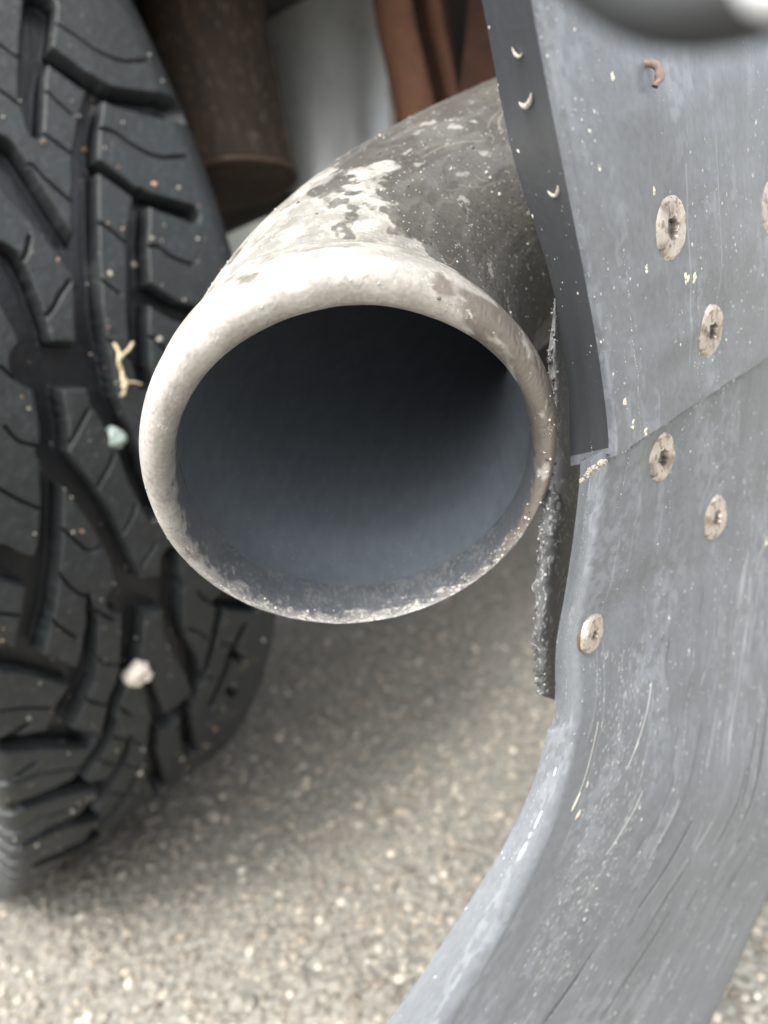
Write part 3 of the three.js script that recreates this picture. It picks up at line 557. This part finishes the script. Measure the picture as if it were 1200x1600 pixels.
    // dark gouges
    for (const [k, u, l, w] of [[8.9, 0.72, 210, 6], [9.1, 0.66, 120, 7], [9.9, 0.44, 200, 6], [10.2, 0.78, 160, 5], [9.6, 0.62, 170, 6], [10.1, 0.70, 60, 6], [10.35, 0.5, 150, 5], [11, 0.52, 150, 6], [10.8, 0.6, 40, 5], [9.2, 0.78, 90, 5], [11.3, 0.32, 120, 6], [10.6, 0.75, 60, 5]]) { const x = X(u), y = Y(k); for (const q of [g, b]) for (let z = 0; z < 5; z++) { const t0 = R() * 0.35, t1 = 0.55 + 0.45 * R(), o = (R() - 0.5) * w * 0.7; q.strokeStyle = q === g ? `rgba(16,18,22,${0.3 + 0.3 * R()})` : 'rgba(0,0,0,0.6)'; q.lineWidth = w * (0.3 + 0.5 * R()); q.lineCap = 'round'; q.beginPath(); q.moveTo(x - l * 0.38 * t0 + o, y + l * t0); q.lineTo(x - l * 0.38 * t1 + o + (R() - 0.5) * 3, y + l * t1); q.stroke(); } g.strokeStyle = 'rgba(225,226,222,0.35)'; g.lineWidth = 1.6; g.beginPath(); g.moveTo(x + w * 0.7, y + l * 0.1); g.lineTo(x + w * 0.7 - l * 0.3, y + l * 0.85); g.stroke(); }
    // long pale drips
    for (let i = 0; i < 30; i++) { const x = X(0.05 + 0.9 * R()), y = Y(2 + R() * 7), l = 120 + 380 * R(), w = 1.5 + 4 * R(); g.strokeStyle = `rgba(214,216,214,${0.08 + 0.14 * R()})`; g.lineWidth = w; g.lineCap = 'round'; g.beginPath(); g.moveTo(x, y); g.bezierCurveTo(x + 6 * (R() - 0.5), y + l * 0.3, x - 10 * R(), y + l * 0.6, x - l * 0.1 * R(), y + l); g.stroke(); }
    // crumbs of cream mud
    for (const [k, u, r] of [[4.75, 0.045, 6], [4.95, 0.08, 5], [3.2, 0.12, 4], [2.6, 0.16, 4], [3.5, 0.22, 7], [3.55, 0.24, 5], [4.4, 0.03, 5], [9.9, 0.075, 5], [9.6, 0.073, 3], [1.6, 0.1, 4], [2.2, 0.05, 3], [5.6, 0.2, 4], [7.6, 0.62, 6]]) { const x = X(u), y = Y(k); for (let q = 0; q < 9; q++) dot(x + (R() - 0.5) * r * 1.6, y + (R() - 0.5) * r * 2.4, r * (0.25 + 0.4 * R()), `rgba(${222 + R() * 20 | 0},${210 + R() * 20 | 0},${186 + R() * 20 | 0},0.85)`, true); }
    { const x = X(0.06), y = Y(9.55); g.strokeStyle = 'rgba(226,220,205,0.8)'; g.lineWidth = 2.2; g.beginPath(); g.moveTo(x + 2, y - 90); g.quadraticCurveTo(x + 4, y - 20, x - 3, y + 30); g.stroke(); g.fillStyle = 'rgba(235,230,215,0.9)'; g.beginPath(); g.ellipse(x - 4, y + 34, 3.5, 16, 0.3, 0, 6.3); g.fill(); }
    // white paint rubbed off on the cut edge
    for (const [k, u, r, l] of [[9.45, -0.03, 3, 7], [9.95, -0.03, 4, 15], [10.12, -0.035, 4, 5], [10.3, -0.035, 6, 16]]) { g.fillStyle = 'rgba(240,244,250,0.9)'; g.beginPath(); g.ellipse(X(u), Y(k), r, l, 0.1, 0, 6.3); g.fill(); }
    // grime settled along the joint of the two sheets
    for (let i = 0; i < 900; i++) { const u = R(), k = 5.02 + 0.10 * R() ** 2 + 0.03 * noise(u * 20, 1); g.fillStyle = R() < 0.72 ? `rgba(42,42,42,${0.2 + 0.3 * R()})` : `rgba(222,212,190,${0.3 + 0.5 * R()})`; g.beginPath(); g.arc(X(u), Y(k), 0.6 + R() * 2.2, 0, 6.3); g.fill(); }
  }
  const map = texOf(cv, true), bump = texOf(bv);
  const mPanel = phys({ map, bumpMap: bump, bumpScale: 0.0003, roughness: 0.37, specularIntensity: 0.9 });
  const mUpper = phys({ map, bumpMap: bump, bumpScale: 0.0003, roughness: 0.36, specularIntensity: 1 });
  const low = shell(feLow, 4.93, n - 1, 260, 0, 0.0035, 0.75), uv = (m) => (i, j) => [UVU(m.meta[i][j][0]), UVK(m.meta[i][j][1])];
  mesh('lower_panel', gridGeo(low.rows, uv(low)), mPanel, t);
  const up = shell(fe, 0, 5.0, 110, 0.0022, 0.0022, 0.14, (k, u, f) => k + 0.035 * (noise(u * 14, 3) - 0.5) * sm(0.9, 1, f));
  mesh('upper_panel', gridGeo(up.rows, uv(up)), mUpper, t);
  // closing face of the upper panel's lower end
  { const r = up.rows[110], top = r.slice(30, 30 + NU), rows = [top, top.map((p) => p.clone().addScaledVector(OUT, -0.0026))]; mesh('panel_end', gridGeo(rows), mUpper, t); const q = r.slice(0, 30), dd = FW.clone().multiplyScalar(0.004); mesh('panel_end', gridGeo([q, q.map((p) => p.clone().add(dd))]), mUpper, t); }
  // screws
  const headCol = texOf(canvasOf(512, 512, (u, v) => { const rr = Math.hypot(u - 0.5, v - 0.5) * 2, f = fbm(u * 6, v * 6, 3, 4), d = sm(0.6, 0.68, fbm(u * 14, v * 14, 2, 5)), e = sm(0.34, 0.26, rr + 0.15 * (f - 0.5)); let b = 0.86 + 0.4 * (f - 0.5); b += (0.36 - b) * Math.max(d * 0.8, e); return [b, b * (0.985 - 0.08 * d), b * (0.96 - 0.14 * d)]; }), true);
  const steel = phys({ map: headCol, vertexColors: true, metalness: 0.65, roughness: 0.36 }), rust = std({ color: new THREE.Color().setRGB(0.13, 0.07, 0.045), roughness: 0.8 });
  const screw = (px, py, off, r, spin, tilt, seed, [k, u]) => {
    const p = surf(k, u, off), nrm = new V3().crossVectors(surf(k, u + 0.02, off).sub(p), surf(k + 0.05, u, off).sub(p)).normalize(); if (nrm.dot(OUT) < 0) nrm.negate();
    nrm.addScaledVector(RT, tilt).normalize();
    // pan head with a washer-like flange and a worn slot
    const pr = [[0, -0.0016], [r * 0.27, -0.0015], [r * 0.29, 0.0009], [r * 0.33, 0.0015], [r * 0.55, 0.0016], [r * 0.82, 0.0014], [r * 0.94, 0.0010], [r, 0.0004], [r * 1.01, -0.0008]].map((q) => new THREE.Vector2(...q));
    const head = new THREE.LatheGeometry(pr, 72), hp = head.attributes.position;
    for (let i = 0; i < hp.count; i++) { const x = hp.getX(i), y = hp.getY(i), z = hp.getZ(i), w = 1 + 0.07 * (noise(x * 900 + seed, z * 900, seed) - 0.5); const rr = Math.hypot(x, z) / r, lobe = rr > 0.2 && rr < 0.4 ? 1 + 0.13 * Math.cos(6 * Math.atan2(z, x) + spin) : 1; hp.setXYZ(i, x * w * lobe, y + 0.00035 * (noise(x * 700 + seed * 3, z * 700 + 5, 2) - 0.5), z * w * lobe); }
    head.computeVertexNormals();
    const hc = []; for (let i = 0; i < hp.count; i++) { const x = hp.getX(i), y = hp.getY(i), z = hp.getZ(i), ru = 0.6 * sm(0.56, 0.72, fbm(x * 500 + seed * 9, z * 500, 3, 3) + (y < 0.0002 ? 0.3 : 0)); hc.push(0.66 - 0.5 * ru, 0.6 - 0.49 * ru, 0.55 - 0.465 * ru); } head.setAttribute('color', new THREE.Float32BufferAttribute(hc, 3));
    { const q = head.attributes.uv; for (let i = 0; i < hp.count; i++) q.setXY(i, 0.5 + hp.getX(i) / r / 2.1, 0.5 + hp.getZ(i) / r / 2.1 + seed); }
    const o = mesh('screw', toCreasedNormals(head, 0.5), steel, t); o.quaternion.setFromUnitVectors(new V3(0, 1, 0), nrm); o.position.copy(p).addScaledVector(nrm, -0.0003);
    const dirt = lump(seed + 40, r * 0.24, 0.0005, r * 0.16, 0.4, 2), rm = mesh('recess', dirt, rust, o); rm.rotation.y = spin; rm.position.set(r * 0.06, -0.0014, 0);
    const ringG = new THREE.TorusGeometry(r * 1.02, 0.00022, 8, 40); ringG.rotateX(Math.PI / 2); const rg = mesh('rust_ring', ringG, rust, o); rg.position.y = 0.0001;
    return o;
  };
  for (const q of SCREWS) screw(...q);
  { const [k, u] = solve(1012, 118, 0.0022), p = surf(k, u, 0.0022); const q = (a, b, h) => p.clone().addScaledVector(RT, a).addScaledVector(UP, b).addScaledVector(OUT, h); const g = new THREE.TubeGeometry(new THREE.CatmullRomCurve3([q(-0.0021, 0.0014, 0.0001), q(-0.0008, 0.0015, 0.0008), q(0.0006, 0.0009, 0.0010), q(0.0012, -0.0004, 0.0006), q(0.0011, -0.0018, 0.0001)]), 30, 0.0006, 8), gp = g.attributes.position; for (let i = 0; i < gp.count; i++) { const w = 0.0005 * (noise(gp.getX(i) * 1500, gp.getY(i) * 1500, gp.getZ(i) * 1500) - 0.5); gp.setXYZ(i, gp.getX(i) + w, gp.getY(i) - w, gp.getZ(i) + w); } g.computeVertexNormals(); mesh('clip', g, std({ color: new THREE.Color().setRGB(0.2, 0.14, 0.12), roughness: 0.5 }), t); }
  // pale crescents standing in for reflections on the upper panel's folded edge
  const mGlint = std({ color: new THREE.Color().setRGB(0.36, 0.32, 0.28), roughness: 0.6 });
  for (const [k, f, r, a0, a1, w] of [[1.1, 0.55, 0.0019, 195, 300, 0.00022], [1.45, 0.5, 0.0026, 225, 335, 0.0004], [2.2, 0.62, 0.0019, 215, 350, 0.00032]]) {
    const e = fe(k), a = surf(k, 0, 0.0022), p = e.clone().lerp(a, f), dv = fe(k + 0.1).sub(fe(k - 0.1)).normalize(), du = a.clone().sub(e); du.addScaledVector(dv, -du.dot(dv)).normalize();
    const pts = []; for (let i = 0; i <= 10; i++) { const q = (a0 + (a1 - a0) * i / 10) * Math.PI / 180; pts.push(p.clone().addScaledVector(du, r * 0.9 * Math.cos(q)).addScaledVector(dv, -r * Math.sin(q))); }
    const g = new THREE.TubeGeometry(new THREE.CatmullRomCurve3(pts), 30, w, 8), gp = g.attributes.position; for (let i = 0; i < gp.count; i++) { const s = Math.floor(i / 9) / 30, c = Math.sin(Math.PI * s) ** 0.7, m = pts[0].clone().lerp(pts[10], s); const q = new V3().fromBufferAttribute(gp, i), cp = new THREE.CatmullRomCurve3(pts).getPointAt(Math.min(1, s)); q.sub(cp).multiplyScalar(c * (0.8 + 0.5 * noise(s * 9, k * 5))).add(cp); gp.setXYZ(i, q.x, q.y, q.z); }
    g.computeVertexNormals(); mesh('glint_crescent', g, mGlint, t);
  }
  // ragged rubber strip along the edge
  const SL = [[866, 466], [856, 560], [858, 640], [853, 720], [848, 790], [840, 870], [835, 980], [838, 1050], [844, 1086]], SR = [[873, 470], [890, 560], [892, 640], [906, 735], [902, 800], [894, 870], [880, 965], [872, 1045], [868, 1094]];
  const rows = [], ns = 120; const cl = (P, f) => { const x = f * (P.length - 1), i = Math.min(P.length - 2, Math.floor(x)), w = x - i; return [P[i][0] + (P[i + 1][0] - P[i][0]) * w, P[i][1] + (P[i + 1][1] - P[i][1]) * w]; };
  for (let i = 0; i <= ns; i++) {
    const f = i / ns, [lx, ly] = cl(SL, f), [rx, ry] = cl(SR, f), z = 0.1345 + 0.016 * f, jag = 9 * (fbm(f * 34, 2, 0, 4) - 0.5) + 5 * Math.max(0, noise(f * 90, 7) - 0.6) * 4 * sm(0.4, 0.6, f);
    const row = []; for (let j = 0; j <= 12; j++) { const w = j / 12, bulge = 0.0012 * Math.sin(Math.PI * w) + 0.0012 * (fbm(f * 26, w * 3, 4, 3) - 0.5); row.push(at(lx - jag * (1 - w) + (rx - lx) * w, ly + (ry - ly) * w, z + 0.014 * w ** 3 - bulge)); }
    row.push(at(rx, ry, z + 0.02)); row.push(at(lx + 4, ly, z + 0.018)); row.push(row[0].clone()); rows.push(row);
  }
  const rc = canvasOf(256, 1024, (u, v) => { const b = (v > 0.42 + 0.1 * noise(u * 8, v * 30) ? 0.04 : 0.12) + 0.07 * fbm(u * 10, v * 60, 3, 4), s = sm(0.62, 0.72, fbm(u * 20, v * 120, 8, 3)) * 0.16; return [b + s, b * 1.02 + s, b * 1.05 + s * 0.9]; });
  mesh('edge_strip', gridGeo(rows), phys({ map: texOf(rc, true), roughness: 0.45 }), t);
  const R = rng(9), N = 260, im = new THREE.InstancedMesh(lump(5, 1, 1, 1, 0.5, 1), phys({ color: 0xffffff, roughness: 0.3 }), N), mt = new THREE.Matrix4(), c = new THREE.Color();
  for (let i = 0; i < N; i++) { const f = R(), [lx, ly] = cl(SL, f), r = 0.0001 + 0.00028 * R() ** 3; mt.compose(at(lx + R() ** 2 * 18 - 2, ly, 0.1337 + 0.016 * f), new THREE.Quaternion().setFromEuler(new THREE.Euler(R() * 6, R() * 6, R() * 6)), new V3(r, r, r)); im.setMatrixAt(i, mt); const b = R() < 0.6 ? 0.05 : 0.1 + 0.25 * R(); c.setRGB(b, b * 0.98, b * 0.95); im.setColorAt(i, c); }
  im.name = 'rubber_crumbs'; im.userData.kind = 'stuff'; t.add(im);
  { const gs = [], R2 = rng(41); for (let i = 0; i < 11; i++) { const g = lump(60 + i, 0.0003 + 0.0006 * R2(), 0.0003 + 0.0004 * R2(), 0.0004, 0.9, 2), f = R2(), c = at(908 + 40 * f, 750 - 30 * f + 10 * (R2() - 0.5), 0.1268 - 0.0012 * f); g.translate(c.x, c.y, c.z); gs.push(g); } mesh('mud_lump', mergeGeometries(gs), std({ color: new THREE.Color().setRGB(0.27, 0.25, 0.21), roughness: 0.9 }), t); }
  rebase(t, at(1000, 800, 0.16));
}
{
  // lip of the painted bumper, close to the lens at the top right
  const t = thing('bumper', 'out of focus bumper lip across the top right corner', 'bumper');
  const c = [[850, -120, 0.040], [950, -38, 0.036], [1060, 4, 0.033], [1170, -8, 0.031], [1300, -60, 0.030]].map((q) => at(...q));
  const g = new THREE.TubeGeometry(new THREE.CatmullRomCurve3(c), 40, 0.0019, 20); mesh('rubber_lip', g, blackPlastic, t);
  const c2 = [[1000, -160, 0.036], [1100, -85, 0.033], [1175, -42, 0.0300], [1220, -22, 0.0290], [1300, -50, 0.0285]].map((q) => at(...q));
  mesh('painted_edge', new THREE.TubeGeometry(new THREE.CatmullRomCurve3(c2), 40, 0.0011, 20), phys({ color: new THREE.Color().setRGB(0.75, 0.76, 0.78), roughness: 0.3, clearcoat: 1 }), t);
  rebase(t, c[2]);
}
renderer.render(scene, camera);
